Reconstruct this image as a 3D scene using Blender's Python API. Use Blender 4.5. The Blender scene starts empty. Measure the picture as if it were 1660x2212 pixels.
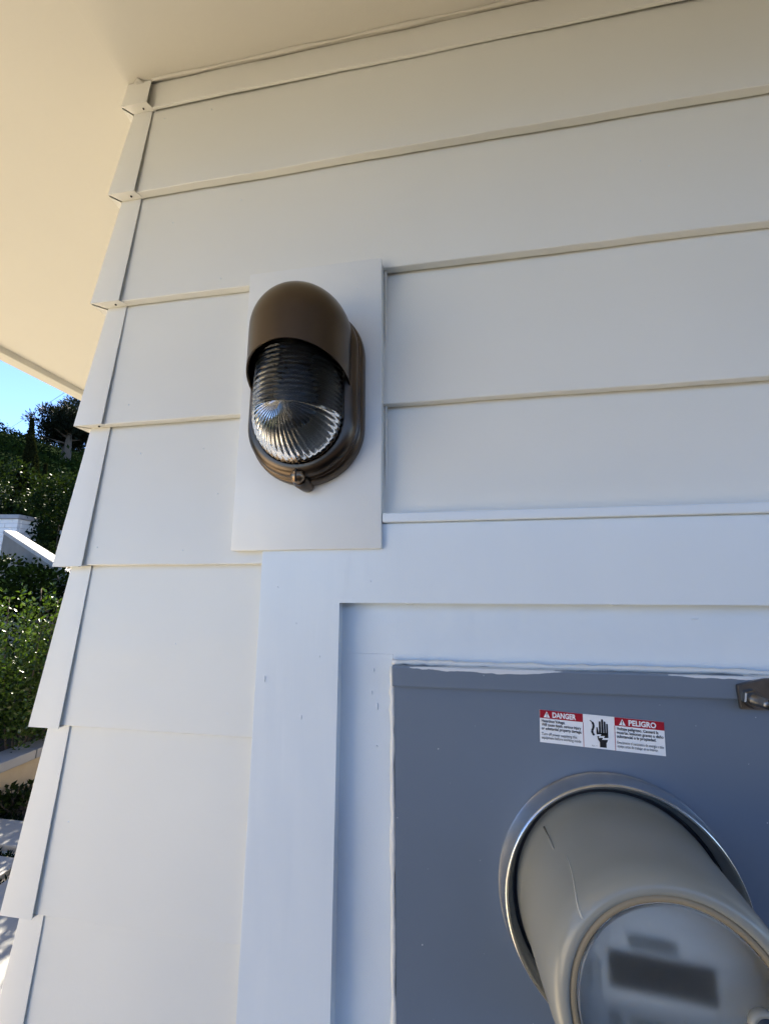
import bpy, bmesh, math, random
import numpy as np
from mathutils import Vector, Matrix
random.seed(7); RG = np.random.default_rng(11)
R = math.radians
sc = bpy.context.scene
C = sc.collection

# ------------------------------------------------------------------ camera
# x runs along the house wall, y into the house, z up; ground is z = 0
CAM = Vector((0.36752, -0.35493, 1.57105))
RT = Vector((0.987846, 0.155434, -0.000821))
UP = Vector((0.029524, -0.182445, 0.982773))
FW = Vector((-0.152607, 0.970852, 0.184817))
cam = bpy.data.cameras.new('camera')
camo = bpy.data.objects.new('camera', cam); C.objects.link(camo)
camo.matrix_world = Matrix(((RT.x, UP.x, -FW.x, CAM.x), (RT.y, UP.y, -FW.y, CAM.y), (RT.z, UP.z, -FW.z, CAM.z), (0, 0, 0, 1)))
cam.sensor_fit = 'VERTICAL'; cam.sensor_height = 36; cam.lens = 850.0 / 2212 * 36
cam.clip_start = 0.01; cam.clip_end = 2000
sc.camera = camo

# ------------------------------------------------------------------ sky, sun, exposure
SUN_DIR = Vector((-0.22, 0.975, 0)).normalized()      # horizontal direction towards the sun
SUN_EL = R(50)
world = bpy.data.worlds.new('World'); sc.world = world; world.use_nodes = True
nt = world.node_tree; nt.nodes.clear()
sky = nt.nodes.new('ShaderNodeTexSky'); sky.sky_type = 'NISHITA'; sky.sun_disc = False
sky.sun_elevation = SUN_EL; sky.sun_rotation = math.atan2(SUN_DIR.x, SUN_DIR.y)
sky.altitude = 100; sky.air_density = 0.5; sky.dust_density = 0.0; sky.ozone_density = 4.0
bgn = nt.nodes.new('ShaderNodeBackground'); bgn.inputs['Strength'].default_value = 0.105
wo = nt.nodes.new('ShaderNodeOutputWorld')
nt.links.new(sky.outputs[0], bgn.inputs[0]); nt.links.new(bgn.outputs[0], wo.inputs[0])
sl = bpy.data.lights.new('sun', 'SUN'); sl.energy = 5.0; sl.angle = R(0.53); sl.color = (1.0, 0.91, 0.75)
so = bpy.data.objects.new('sun', sl); C.objects.link(so)
sd = Vector((SUN_DIR.x * math.cos(SUN_EL), SUN_DIR.y * math.cos(SUN_EL), math.sin(SUN_EL)))
so.rotation_euler = sd.to_track_quat('Z', 'Y').to_euler(); so.location = sd * 50
vs = sc.view_settings; vs.view_transform = 'Standard'; vs.look = 'None'; vs.gamma = 1; vs.use_curve_mapping = False
vs.exposure = 2.36
sc.cycles.max_bounces = 12; sc.cycles.diffuse_bounces = 8; sc.cycles.transmission_bounces = 10; sc.cycles.glossy_bounces = 6

# ------------------------------------------------------------------ materials
def mat(name, col, rough=0.5, metal=0.0, spec=0.5, bump=None, var=None, coord='Object'):
    """col rgb; bump = (scale, strength, distance, stretch xyz); var = (scale, amount)"""
    m = bpy.data.materials.new(name); m.use_nodes = True
    n = m.node_tree.nodes; l = m.node_tree.links
    b = n['Principled BSDF']
    b.inputs['Base Color'].default_value = (*col, 1); b.inputs['Roughness'].default_value = rough
    b.inputs['Metallic'].default_value = metal; b.inputs['Specular IOR Level'].default_value = spec
    tc = n.new('ShaderNodeTexCoord'); tc.name = 'tc'
    if var:
        no = n.new('ShaderNodeTexNoise'); no.inputs['Scale'].default_value = var[0]; no.inputs['Detail'].default_value = 5
        l.new(tc.outputs[coord], no.inputs['Vector'])
        mx = n.new('ShaderNodeMix'); mx.data_type = 'RGBA'; mx.name = 'var'
        a = var[1]
        mx.inputs['A'].default_value = (*[max(0, c * (1 - a)) for c in col], 1)
        mx.inputs['B'].default_value = (*[min(1, c * (1 + a)) for c in col], 1)
        l.new(no.outputs['Fac'], mx.inputs['Factor']); l.new(mx.outputs['Result'], b.inputs['Base Color'])
    if bump:
        mp = n.new('ShaderNodeMapping'); mp.inputs['Scale'].default_value = bump[3] if len(bump) > 3 else (1, 1, 1)
        no = n.new('ShaderNodeTexNoise'); no.inputs['Scale'].default_value = bump[0]; no.inputs['Detail'].default_value = 4
        bp = n.new('ShaderNodeBump'); bp.inputs['Strength'].default_value = bump[1]; bp.inputs['Distance'].default_value = bump[2]
        l.new(tc.outputs[coord], mp.inputs[0]); l.new(mp.outputs[0], no.inputs['Vector'])
        l.new(no.outputs['Fac'], bp.inputs['Height']); l.new(bp.outputs[0], b.inputs['Normal'])
    return m

PAINT = (0.735, 0.735, 0.69)
M_SIDING = mat('siding_paint', PAINT, 0.40, bump=(420, 0.12, 0.0006), var=(9, 0.03))
M_TRIM = mat('trim_paint', (0.695, 0.755, 0.80), 0.30, bump=(260, 0.16, 0.0008, (1, 1, 0.10)), var=(14, 0.012))
M_BLOCK = mat('block_paint', (0.735, 0.745, 0.725), 0.32, bump=(260, 0.14, 0.0007), var=(14, 0.012))
M_INNER = mat('inner_paint', (0.695, 0.755, 0.80), 0.28, bump=(120, 0.22, 0.001), var=(14, 0.012))
M_CAP = mat('corner_paint', (0.735, 0.735, 0.695), 0.38, bump=(500, 0.05, 0.0004))
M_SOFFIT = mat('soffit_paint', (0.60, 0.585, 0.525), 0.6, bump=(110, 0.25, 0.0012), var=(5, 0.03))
M_CAULK = mat('caulk', (0.75, 0.735, 0.69), 0.35, bump=(150, 0.5, 0.001))
M_DARK = mat('dark_gap', (0.012, 0.012, 0.014), 0.9)
M_SHEATH = mat('sheathing', (0.10, 0.09, 0.08), 0.9)
M_ROOF = mat('roof_shingle', (0.10, 0.095, 0.09), 0.9, bump=(30, 0.6, 0.01), var=(20, 0.3))
M_BRONZE = mat('aged_bronze', (0.098, 0.076, 0.058), 0.30, metal=1.0, bump=(90, 0.03, 0.001, (1, 1, 0.2)), var=(22, 0.22))
M_BRONZE_IN = mat('bronze_inside', (0.10, 0.095, 0.088), 0.6, metal=0.3)
M_BRASS = mat('worn_bronze', (0.24, 0.17, 0.11), 0.3, metal=1.0, var=(60, 0.25))
M_PANEL = mat('grey_enamel', (0.142, 0.180, 0.236), 0.36, bump=(300, 0.05, 0.0005), var=(30, 0.03))
M_GALV = mat('galvanised_steel', (0.66, 0.67, 0.68), 0.26, metal=1.0, var=(70, 0.18), bump=(300, 0.05, 0.0004))
M_STEEL = mat('dull_steel', (0.20, 0.195, 0.19), 0.34, metal=1.0, var=(150, 0.3))
M_COVER = mat('clouded_plastic', (0.275, 0.272, 0.235), 0.26, var=(18, 0.06), bump=(40, 0.05, 0.002))
M_GASKET = mat('tan_gasket', (0.30, 0.235, 0.145), 0.55, var=(40, 0.1))
M_WHITE = mat('label_white', (0.80, 0.82, 0.84), 0.35)
M_RED = mat('label_red', (0.34, 0.006, 0.022), 0.35)
M_BLACK = mat('label_black', (0.012, 0.012, 0.014), 0.4)
M_DIAL = mat('dial_plate', (0.86, 0.89, 0.89), 0.5, var=(30, 0.03))
M_LCD = mat('lcd_dark', (0.012, 0.016, 0.02), 0.4)
M_DIALGREY = mat('dial_grey', (0.16, 0.19, 0.21), 0.5)
M_BULB = mat('bulb_frost', (0.10, 0.105, 0.115), 0.25)

def undulate(m, scale, strength, dist, stretch=(1, 1, 1)):
    """a second, long-wave bump under the fine one: boards and sheets are never quite flat"""
    n = m.node_tree.nodes; l = m.node_tree.links; b = n['Principled BSDF']; fine = b.inputs['Normal'].links[0].from_node
    mp = n.new('ShaderNodeMapping'); mp.inputs['Scale'].default_value = stretch
    no = n.new('ShaderNodeTexNoise'); no.inputs['Scale'].default_value = scale; no.inputs['Detail'].default_value = 2
    bp = n.new('ShaderNodeBump'); bp.inputs['Strength'].default_value = strength; bp.inputs['Distance'].default_value = dist
    l.new(n['tc'].outputs['Object'], mp.inputs[0]); l.new(mp.outputs[0], no.inputs['Vector']); l.new(no.outputs['Fac'], bp.inputs['Height'])
    l.new(bp.outputs[0], fine.inputs['Normal'])
undulate(M_SIDING, 14, 0.5, 0.004, (0.5, 1, 1)); undulate(M_TRIM, 22, 0.5, 0.003, (1, 1, 0.4)); undulate(M_INNER, 25, 0.6, 0.004)
undulate(M_PANEL, 9, 0.5, 0.004); undulate(M_SOFFIT, 5, 0.4, 0.006); undulate(M_CAP, 20, 0.4, 0.002); undulate(M_BLOCK, 20, 0.4, 0.003)
def smear(m, zc, w, scale, thr):
    """white overspray flecks on the enamel, a band of paint smears along the height zc"""
    n = m.node_tree.nodes; l = m.node_tree.links; b = n['Principled BSDF']; tc = n['tc']
    sep = n.new('ShaderNodeSeparateXYZ'); l.new(tc.outputs['Object'], sep.inputs[0])
    def math_(op, a, bb=None):
        k = n.new('ShaderNodeMath'); k.operation = op
        for i, v in enumerate((a, bb)):
            if v is None: continue
            if isinstance(v, (int, float)): k.inputs[i].default_value = v
            else: l.new(v, k.inputs[i])
        return k.outputs[0]
    band = math_('SUBTRACT', 1.0, math_('MINIMUM', 1.0, math_('DIVIDE', math_('ABSOLUTE', math_('SUBTRACT', sep.outputs[2], zc)), w)))
    mp = n.new('ShaderNodeMapping'); mp.inputs['Scale'].default_value = (0.22, 1, 1)
    l.new(tc.outputs['Object'], mp.inputs[0])
    no = n.new('ShaderNodeTexNoise'); no.inputs['Scale'].default_value = scale; no.inputs['Detail'].default_value = 6
    l.new(mp.outputs[0], no.inputs['Vector'])
    k1 = math_('GREATER_THAN', math_('ADD', no.outputs['Fac'], math_('MULTIPLY', band, 0.26)), thr)
    no2 = n.new('ShaderNodeTexNoise'); no2.inputs['Scale'].default_value = 260; no2.inputs['Detail'].default_value = 2
    l.new(tc.outputs['Object'], no2.inputs['Vector'])
    k2 = math_('GREATER_THAN', no2.outputs['Fac'], 0.782)
    k = math_('MAXIMUM', k1, k2)
    mx = n.new('ShaderNodeMix'); mx.data_type = 'RGBA'
    src = b.inputs['Base Color'].links[0].from_socket
    l.new(src, mx.inputs['A']); mx.inputs['B'].default_value = (0.62, 0.64, 0.66, 1)
    l.new(k, mx.inputs['Factor']); l.new(mx.outputs['Result'], b.inputs['Base Color'])
    return m

def glassmat(name, col, rough, ior=1.45, milky=0.0, milk=(0.6, 0.6, 0.58)):
    m = bpy.data.materials.new(name); m.use_nodes = True
    n = m.node_tree.nodes; l = m.node_tree.links
    b = n['Principled BSDF']; b.inputs['Base Color'].default_value = (*col, 1)
    b.inputs['Transmission Weight'].default_value = 1; b.inputs['Roughness'].default_value = rough; b.inputs['IOR'].default_value = ior
    if milky:
        d = n.new('ShaderNodeBsdfPrincipled'); d.inputs['Base Color'].default_value = (*milk, 1); d.inputs['Roughness'].default_value = 0.25
        mx = n.new('ShaderNodeMixShader'); mx.inputs[0].default_value = milky
        l.new(b.outputs[0], mx.inputs[1]); l.new(d.outputs[0], mx.inputs[2])
        l.new(mx.outputs[0], n['Material Output'].inputs['Surface'])
    return m
M_GLASS = glassmat('ribbed_glass', (0.50, 0.52, 0.53), 0.035, 1.28)
M_FRONT = glassmat('clouded_window', (0.95, 0.97, 0.97), 0.28, 1.42, 0.05, (0.42, 0.43, 0.42))

def leafmat(name, col, trans=0.35, rough=0.35, var=0.4, vscale=6, spec=0.08):
    m = mat(name, col, rough, spec=spec, var=(vscale, var))
    n = m.node_tree.nodes; l = m.node_tree.links; b = n['Principled BSDF']
    t = n.new('ShaderNodeBsdfTranslucent'); t.inputs['Color'].default_value = (min(1, col[0] * 2.2), min(1, col[1] * 2.2), col[2] * 0.7, 1)
    mx = n.new('ShaderNodeMixShader'); mx.inputs[0].default_value = trans
    l.new(b.outputs[0], mx.inputs[1]); l.new(t.outputs[0], mx.inputs[2]); l.new(mx.outputs[0], n['Material Output'].inputs['Surface'])
    return m
M_LEAF = leafmat('privet_leaf', (0.034, 0.062, 0.011), 0.22, 0.25, spec=0.4)
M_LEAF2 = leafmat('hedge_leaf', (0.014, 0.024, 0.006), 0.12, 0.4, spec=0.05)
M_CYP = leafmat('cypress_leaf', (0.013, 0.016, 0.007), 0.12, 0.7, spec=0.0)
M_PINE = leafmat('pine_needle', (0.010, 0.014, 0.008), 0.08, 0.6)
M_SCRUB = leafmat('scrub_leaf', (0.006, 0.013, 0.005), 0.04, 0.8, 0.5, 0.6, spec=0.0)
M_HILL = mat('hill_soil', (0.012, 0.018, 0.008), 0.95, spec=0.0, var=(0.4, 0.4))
M_BARK = mat('bark', (0.09, 0.068, 0.05), 0.9, bump=(60, 0.7, 0.01, (1, 1, 0.2)), var=(20, 0.3))
M_CONC = mat('grey_concrete', (0.19, 0.175, 0.15), 0.85, bump=(40, 0.3, 0.004), var=(5, 0.22))
M_CONCCAP = mat('pale_coping', (0.34, 0.33, 0.31), 0.8, bump=(60, 0.2, 0.003), var=(8, 0.12))
M_STUCCO = mat('beige_stucco', (0.46, 0.38, 0.27), 0.9, bump=(90, 0.4, 0.004), var=(6, 0.2))
M_BLUESTONE = mat('grey_capstone', (0.28, 0.29, 0.31), 0.6, bump=(50, 0.2, 0.002), var=(9, 0.15))
M_BRICKW = mat('white_painted_brick', (0.74, 0.74, 0.73), 0.7, bump=(60, 0.5, 0.004), var=(9, 0.08))
M_MORTAR = mat('white_mortar', (0.62, 0.62, 0.61), 0.9, bump=(90, 0.4, 0.003))
M_PAVER = mat('paving_slab', (0.27, 0.265, 0.25), 0.75, bump=(70, 0.25, 0.003), var=(4, 0.10))
M_GROUND = mat('dry_ground', (0.085, 0.075, 0.055), 0.95, bump=(30, 0.8, 0.03), var=(3, 0.3))
M_PATIO = mat('patio_bounce_tint', (0.68, 0.57, 0.41), 0.9, bump=(60, 0.4, 0.006), var=(7, 0.10))  # colour of the added patio, kept pale and warm for its bounce
M_WIRE = mat('wire', (0.05, 0.05, 0.055), 0.6)
M_SOIL = mat('dark_soil', (0.03, 0.022, 0.015), 0.95, bump=(60, 0.8, 0.02))

# ------------------------------------------------------------------ helpers
def tag(o, label=None, cat=None, group=None, kind=None):
    if label: o['label'] = label
    if cat: o['category'] = cat
    if group: o['group'] = group
    if kind: o['kind'] = kind
    return o
def thing(name, loc, label, cat, group=None):
    o = bpy.data.objects.new(name, None); C.objects.link(o); o.location = loc; o.empty_display_size = 0.1
    return tag(o, label, cat, group)
def world_loc(o):
    v = Vector((0, 0, 0))
    while o is not None: v = v + o.location; o = o.parent
    return v
def add(name, me, m, parent=None, smooth=False, at=None):
    """mesh given in world coordinates (or round `at`), linked under parent"""
    o = bpy.data.objects.new(name, me); C.objects.link(o)
    me.materials.clear(); me.materials.append(m)
    if smooth: me.polygons.foreach_set('use_smooth', [True] * len(me.polygons))
    base = Vector(at) if at is not None else Vector((0, 0, 0))
    if parent is not None:
        o.parent = parent; o.location = base - world_loc(parent)
    else: o.location = base
    return o
def pyd(name, V, F):
    me = bpy.data.meshes.new(name); me.from_pydata([tuple(v) for v in V], [], F); me.update(); return me
def bm_mesh(name, bm):
    bmesh.ops.recalc_face_normals(bm, faces=bm.faces)
    me = bpy.data.meshes.new(name); bm.to_mesh(me); bm.free(); return me
def box_bm(x0, x1, y0, y1, z0, z1, bev=0.0, seg=2):
    bm = bmesh.new(); bmesh.ops.create_cube(bm, size=1)
    for v in bm.verts:
        v.co = Vector((x0 + (v.co.x + .5) * (x1 - x0), y0 + (v.co.y + .5) * (y1 - y0), z0 + (v.co.z + .5) * (z1 - z0)))
    if bev: bmesh.ops.bevel(bm, geom=bm.edges[:], offset=bev, segments=seg, affect='EDGES', profile=0.6)
    return bm
def box(name, x0, x1, y0, y1, z0, z1, m, parent=None, bev=0.0, seg=2):
    return add(name, bm_mesh(name, box_bm(x0, x1, y0, y1, z0, z1, bev, seg)), m, parent)
def prism(name, poly, y0, y1, m, parent=None, bev=0.0):
    """polygon in x, z extruded from y0 to y1"""
    bm = bmesh.new()
    a = [bm.verts.new((p[0], y0, p[1])) for p in poly]; b = [bm.verts.new((p[0], y1, p[1])) for p in poly]
    bm.faces.new(a); bm.faces.new(b[::-1])
    n = len(poly)
    for i in range(n): bm.faces.new((a[i], b[i], b[(i + 1) % n], a[(i + 1) % n]))
    if bev: bmesh.ops.bevel(bm, geom=bm.edges[:], offset=bev, segments=2, affect='EDGES')
    return add(name, bm_mesh(name, bm), m, parent)
def ring_mesh(name, rings, closed=True, cap0=False, cap1=False):
    V = []; F = []; n = len(rings[0])
    for r in rings: V += r
    for i in range(len(rings) - 1):
        for j in range(n if closed else n - 1):
            k = (j + 1) % n
            F.append((i * n + j, i * n + k, (i + 1) * n + k, (i + 1) * n + j))
    if cap0: F.append(tuple(range(n)))
    if cap1: F.append(tuple(range((len(rings) - 1) * n, len(rings) * n))[::-1])
    me = pyd(name, V, F)
    bm = bmesh.new(); bm.from_mesh(me); bmesh.ops.recalc_face_normals(bm, faces=bm.faces); bm.to_mesh(me); bm.free()
    return me
def lathe_y(name, prof, cx, cz, m, parent, seg=96, cap0=False, cap1=False, smooth=True):
    if parent is not None and parent.name.startswith('electric_meter'): prof = [(r * 0.968, y) for r, y in prof]
    rings = [[(cx + r * math.cos(2 * math.pi * i / seg), y, cz + r * math.sin(2 * math.pi * i / seg)) for i in range(seg)] for r, y in prof]
    o = add(name, ring_mesh(name, rings, True, cap0, cap1), m, parent, smooth)
    return o
def stadium_ring(cx, zl, zh, r, y, n=28):
    P = []
    for i in range(n + 1):
        a = math.pi * i / n; P.append((cx + r * math.cos(a), y, zh + r * math.sin(a)))
    for i in range(n + 1):
        a = math.pi + math.pi * i / n; P.append((cx + r * math.cos(a), y, zl + r * math.sin(a)))
    return P
def stadium(name, prof, cx, zl, zh, m, parent, cap0=False, cap1=False):
    return add(name, ring_mesh(name, [stadium_ring(cx, zl, zh, r, y) for r, y in prof], True, cap0, cap1), m, parent, True)
def autosmooth(o, ang=35):
    me = o.data; bm = bmesh.new(); bm.from_mesh(me)
    for e in bm.edges:
        if len(e.link_faces) == 2: e.smooth = e.calc_face_angle(0) < R(ang)
    for f in bm.faces: f.smooth = True
    bm.to_mesh(me); bm.free(); return o
def tube_mesh(name, pts, rad, n=8):
    pts = [Vector(p) for p in pts]; rings = []
    for i, p in enumerate(pts):
        d = (pts[min(i + 1, len(pts) - 1)] - pts[max(i - 1, 0)]).normalized()
        a = d.cross(Vector((0, 0, 1)) if abs(d.z) < .95 else Vector((1, 0, 0))).normalized(); b = d.cross(a)
        r = rad[i] if isinstance(rad, (list, tuple)) else rad
        rings.append([tuple(p + (a * math.cos(2 * math.pi * j / n) + b * math.sin(2 * math.pi * j / n)) * r) for j in range(n)])
    return ring_mesh(name, rings, True, True, True)
def at(u, v, t):
    """point seen at photo position u, v (1660 x 2212 scale) at depth t"""
    return CAM + (FW + RT * ((u - 830) / 850) - UP * ((v - 1106) / 850)) * t

Z0 = 2.2                                     # wall datum: the lower edge of the first full board
EXPO = 0.152
SOFFIT_Z = Z0 + 0.034
CORNER_X = -0.037

# ------------------------------------------------------------------ ground
bm = bmesh.new(); bmesh.ops.create_grid(bm, x_segments=8, y_segments=8, size=600)
ground = add('ground', bm_mesh('ground', bm), M_GROUND); tag(ground, kind='structure')
paving = bpy.data.objects.new('paving', None); C.objects.link(paving); tag(paving, kind='structure')
for iy, (ya, yb) in enumerate([(1.95, 2.18), (1.10, 1.87), (0.25, 1.02), ]):
    for ix in range(3):
        xa = -2.78 + ix * 0.80 + (0.0 if iy else 0.0)
        box('paving_slab', xa, xa + 0.725, ya, yb, 0.004, 0.045 + random.uniform(-.003, .003), M_PAVER, paving, 0.006)

bounce_patio = box('bounce_patio', -4.0, 0.3, -0.75, 7.0, 0.0, 0.010, M_PATIO); tag(bounce_patio, kind='structure')  # added pale ground, sized to bounce warm sunlight up at the soffit
dark_bed = box('added_dark_bed', -6.0, 14.0, -14.0, -0.76, 0.0, 0.014, mat('added_dark_mulch', (0.032, 0.023, 0.016), 0.95, bump=(80, 0.8, 0.02), var=(6, 0.3))); tag(dark_bed, kind='structure')  # added dark ground, keeps bounce light off the top of the wall
gw = thing('bounce_wall', (-2.8, -2.0, 0), 'unseen white rendered wall with pale coping, added to bounce sunlight at the house', 'garden wall')  # wall added out of view as a warm bounce source
box('wall', -4.8, -0.95, -2.15, -1.93, 0.0, 1.50, mat('bounce_render', (0.80, 0.74, 0.62), 0.9, bump=(60, 0.4, 0.004), var=(4, 0.05)), gw, .006)
for i in range(5): box('coping_slab', -4.83 + i * .78, -4.83 + i * .78 + .775, -2.19, -1.89, 1.501, 1.55, M_CONCCAP, gw, .006)
# ------------------------------------------------------------------ house
house = thing('house', (0, 0, 0), 'white lap sided house wall with metal corner caps under a cream soffit', 'house')
BOTTOMS = {0: -0.0080, 1: -0.1469, 2: -0.3005, 3: -0.4535, 4: -0.6078, 5: -0.7604, 6: -0.9149}
NB = 14
def zb(k): return Z0 + BOTTOMS.get(k, -0.0029 - EXPO * k)
ZT_FRAME = Z0 - 0.567; ZB_FRAME = Z0 - 1.66
def siding(k, x0, x1, side=False):
    """one lap board: thick lower edge proud, top edge tucked behind the board above"""
    z_lo = zb(k); z_hi = min((zb(k - 1) + 0.022) if k > 0 else SOFFIT_Z - 0.001, SOFFIT_Z - 0.001)
    h = z_hi - z_lo; full = EXPO + 0.022
    slope = 0.0112 / full
    n = max(2, int((x1 - x0) / 0.03))
    ph = random.uniform(0, 9)
    rings = []
    for i in range(n + 1):
        x = x0 + (x1 - x0) * i / n
        w = 0.0003 * math.sin(x * 11 + ph) + 0.0002 * math.sin(x * 37 + ph * 2)
        e = 0.0003 * math.sin(x * 23 + ph) + 0.00015 * math.sin(x * 90 + ph)
        yt = slope * h; t = 0.0082
        if k == 0 and not side: w += 0.0042; t = 0.0030; yt = 0.0002
        pr = [(w + 0.0007, z_lo + e), (w, z_lo + e + 0.0007), (w + yt * .5, z_lo + h * .5), (w + yt, z_hi), (w + yt + t, z_hi), (w + t, z_lo + e)]
        if side: rings.append([(CORNER_X + 0.0032 + p[0], x, p[1]) for p in pr])
        else: rings.append([(x, p[0], p[1]) for p in pr])
    me = ring_mesh('siding_board', rings, True, True, True)
    return autosmooth(add('siding_board', me, M_SIDING, house), 30)
def caulk_line(k, x0, x1, fill):
    """uneven paint bridging the crack under board k here and there, one short run per object"""
    z = zb(k); x = x0
    while x < x1:
        L = min(fill if fill > .3 else random.uniform(.02, .05), x1 - x); gap = random.uniform(.05, .2)
        n = max(6, int(L / .006)); V = []; F = []
        for i in range(n + 1):
            f = i / n; s = min(1, L / .02 * min(f, 1 - f))
            hz = (0.0003 + 0.0008 * random.random()) * s * (.4 if k == 0 else 1)
            xx = min(x + L * f, x1)
            ya, yb_ = (0.0070, 0.0098) if k == 0 else (0.0080, 0.0124)
            V += [(xx, ya - .0004, z + 0.0012), (xx, ya, z + 0.0002 - hz * .4), (xx, yb_, z - 0.0004 - hz), (xx, yb_, z + 0.0012)]
        for i in range(n):
            for j in range(4): F.append((4 * i + j, 4 * i + (j + 1) % 4, 4 * i + 4 + (j + 1) % 4, 4 * i + 4 + j))
        me = pyd('caulk_bead', V, F); bm = bmesh.new(); bm.from_mesh(me); bmesh.ops.recalc_face_normals(bm, faces=bm.faces); bm.to_mesh(me); bm.free()
        add('caulk_bead', me, M_CAULK, house)
        x += L + gap
FX0, FX1 = 0.1954, 0.775                      # outer edges of the trim frame
for k in range(NB):
    if zb(k) < 0.12: continue
    zc = zb(k); top = zb(k - 1) if k else SOFFIT_Z
    if top <= ZT_FRAME + 0.01 and zc >= ZB_FRAME - 0.01 or (zc < ZT_FRAME and top > ZB_FRAME):
        siding(k, -0.012, FX0 + 0.006)
        siding(k, FX1 - 0.006, 7.0)
    else:
        siding(k, -0.012, 7.0)
# the board over the frame is notched: the part right of the frame's left edge ends at the drip cap
o = None
def notch_board(k):
    z_lo = ZT_FRAME - 0.002; z_hi = zb(k - 1) + 0.022; full = EXPO + 0.022; slope = 0.0112 / full
    y0 = slope * (z_lo - zb(k)); y1 = slope * (z_hi - zb(k))
    rings = []
    for i in range(11):
        x = FX0 + 0.007 + (FX1 - FX0 - 0.014) * i / 10; w = 0.0003 * math.sin(x * 13)
        rings.append([(x, y0 + w, z_lo), (x, y1 + w, z_hi), (x, y1 + .0082, z_hi), (x, y0 + .0082, z_lo)])
    add('siding_board', ring_mesh('siding_board', rings, True, True, True), M_SIDING, house)
notch_board(4)
for k, fill in ((4, 2.0), (5, 2.0)):
    spans = {0: [(0.07, 0.135), (0.52, .75)], 1: [(0.05, 0.36), (0.60, .70)]}.get(k, [(0.0, 0.193)])
    for a, b in spans: caulk_line(k, a, b, fill)
for k in range(NB):
    if zb(k) > 0.12: siding(k, 0.016, 6.0, side=True)
# solid wall core behind the boards
box('wall_core', 0.0, FX0 + 0.02, 0.026, 0.2, 0.05, SOFFIT_Z - 0.002, M_SHEATH, house)
box('wall_core', FX0 + 0.021, FX1 - 0.021, 0.026, 0.2, ZT_FRAME + .002, SOFFIT_Z - 0.002, M_SHEATH, house)
box('wall_core', FX0 + 0.021, FX1 - 0.021, 0.075, 0.2, 0.05, ZT_FRAME, M_SHEATH, house)
box('wall_core', FX1 - 0.02, 7.0, 0.026, 0.2, 0.05, SOFFIT_Z - 0.002, M_SHEATH, house)
box('wall_core', 0.0, 0.2, 0.201, 6.0, 0.05, SOFFIT_Z - 0.002, M_SHEATH, house)
box('foundation', 0.02, 7.0, 0.03, 6.0, -0.1, 0.13, M_CONC, house)

# metal corner caps, one per board
def corner_cap(k):
    z_lo = zb(k) - 0.0012; z_hi = (zb(k - 1) + 0.012) if k > 0 else SOFFIT_Z - 0.0015
    full = EXPO + 0.012; fr = min(1.0, (z_hi - z_lo) / full)
    xc = CORNER_X + random.uniform(-.0012, .0012) + 0.0006 * (k - 3)
    jut = 0.0105
    def lvl(f):                                # f 0 bottom .. 1 top: the bow of the sheet
        yf = -0.0034 + (jut + 0.0024) * f * fr   # close to the board at the top, proud of it below
        xs = xc - 0.0 + jut * f * fr
        return yf, xs
    V = []; F = []; N = 8; t = 0.0007
    xr = -0.0005
    for i in range(N + 1):
        f = i / N; y, xs = lvl(f); z = z_lo + (z_hi - z_lo) * f
        r = 0.0011
        V += [(xr, y, z), (xs + r, y, z), (xs + r * .3, y + r * .3, z), (xs, y + r, z), (xs, y + 0.036, z),
              (xs + t, y + 0.036, z), (xs + t, y + t + r * .5, z), (xr, y + t, z)]
    for i in range(N):
        for j in range(8):
            F.append((i * 8 + j, i * 8 + (j + 1) % 8, (i + 1) * 8 + (j + 1) % 8, (i + 1) * 8 + j))
    F.append(tuple(range(8))); F.append(tuple(range(N * 8, N * 8 + 8))[::-1])
    me = pyd('corner_cap', V, F); bm = bmesh.new(); bm.from_mesh(me); bmesh.ops.recalc_face_normals(bm, faces=bm.faces); bm.to_mesh(me); bm.free()
    o = autosmooth(add('corner_cap', me, M_CAP, house), 40)
    y, xs = lvl(0)
    # folded tabs under the lower edge, front and side, with an open mitre between them
    V = [(xr - .001, y + .0002, z_lo + .0002), (xs + .0015, y + .0002, z_lo + .0002), (xs + jut + .0005, y + jut + 0.002, z_lo + .0016), (xr + .0045, y + jut + .002, z_lo + .0014)]
    me = pyd('bottom_tab', V + [(a, b, c + .0007) for a, b, c in V], [(0, 1, 2, 3), (7, 6, 5, 4), (0, 4, 5, 1), (1, 5, 6, 2), (2, 6, 7, 3), (3, 7, 4, 0)])
    add('bottom_tab', me, M_CAP, o)
    V = [(xs + .0002, y + .0024, z_lo + .0002), (xs + .0002, y + .034, z_lo + .0002), (xs + jut, y + .034, z_lo + .0014), (xs + jut, y + jut + .0045, z_lo + .0014)]
    me = pyd('bottom_tab', V + [(a, b, c + .0007) for a, b, c in V], [(0, 1, 2, 3), (7, 6, 5, 4), (0, 4, 5, 1), (1, 5, 6, 2), (2, 6, 7, 3), (3, 7, 4, 0)])
    add('bottom_tab', me, M_CAP, o)
    # nail in the front tab
    nx = xs + (xr - xs) * 0.74; ny = y + 0.0068
    n = 10
    V = [(nx + .0011 * math.cos(2 * math.pi * i / n), ny + .0011 * math.sin(2 * math.pi * i / n), z_lo - .0001) for i in range(n)]
    add('nail_head', pyd('nail_head', V + [(a, b, c + .001) for a, b, c in V], [tuple(range(n)), tuple(range(n, 2 * n))[::-1]] + [(i, (i + 1) % n, n + (i + 1) % n, n + i) for i in range(n)]), M_DARK, o)
for k in range(NB):
    if zb(k) > 0.12: corner_cap(k)

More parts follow.
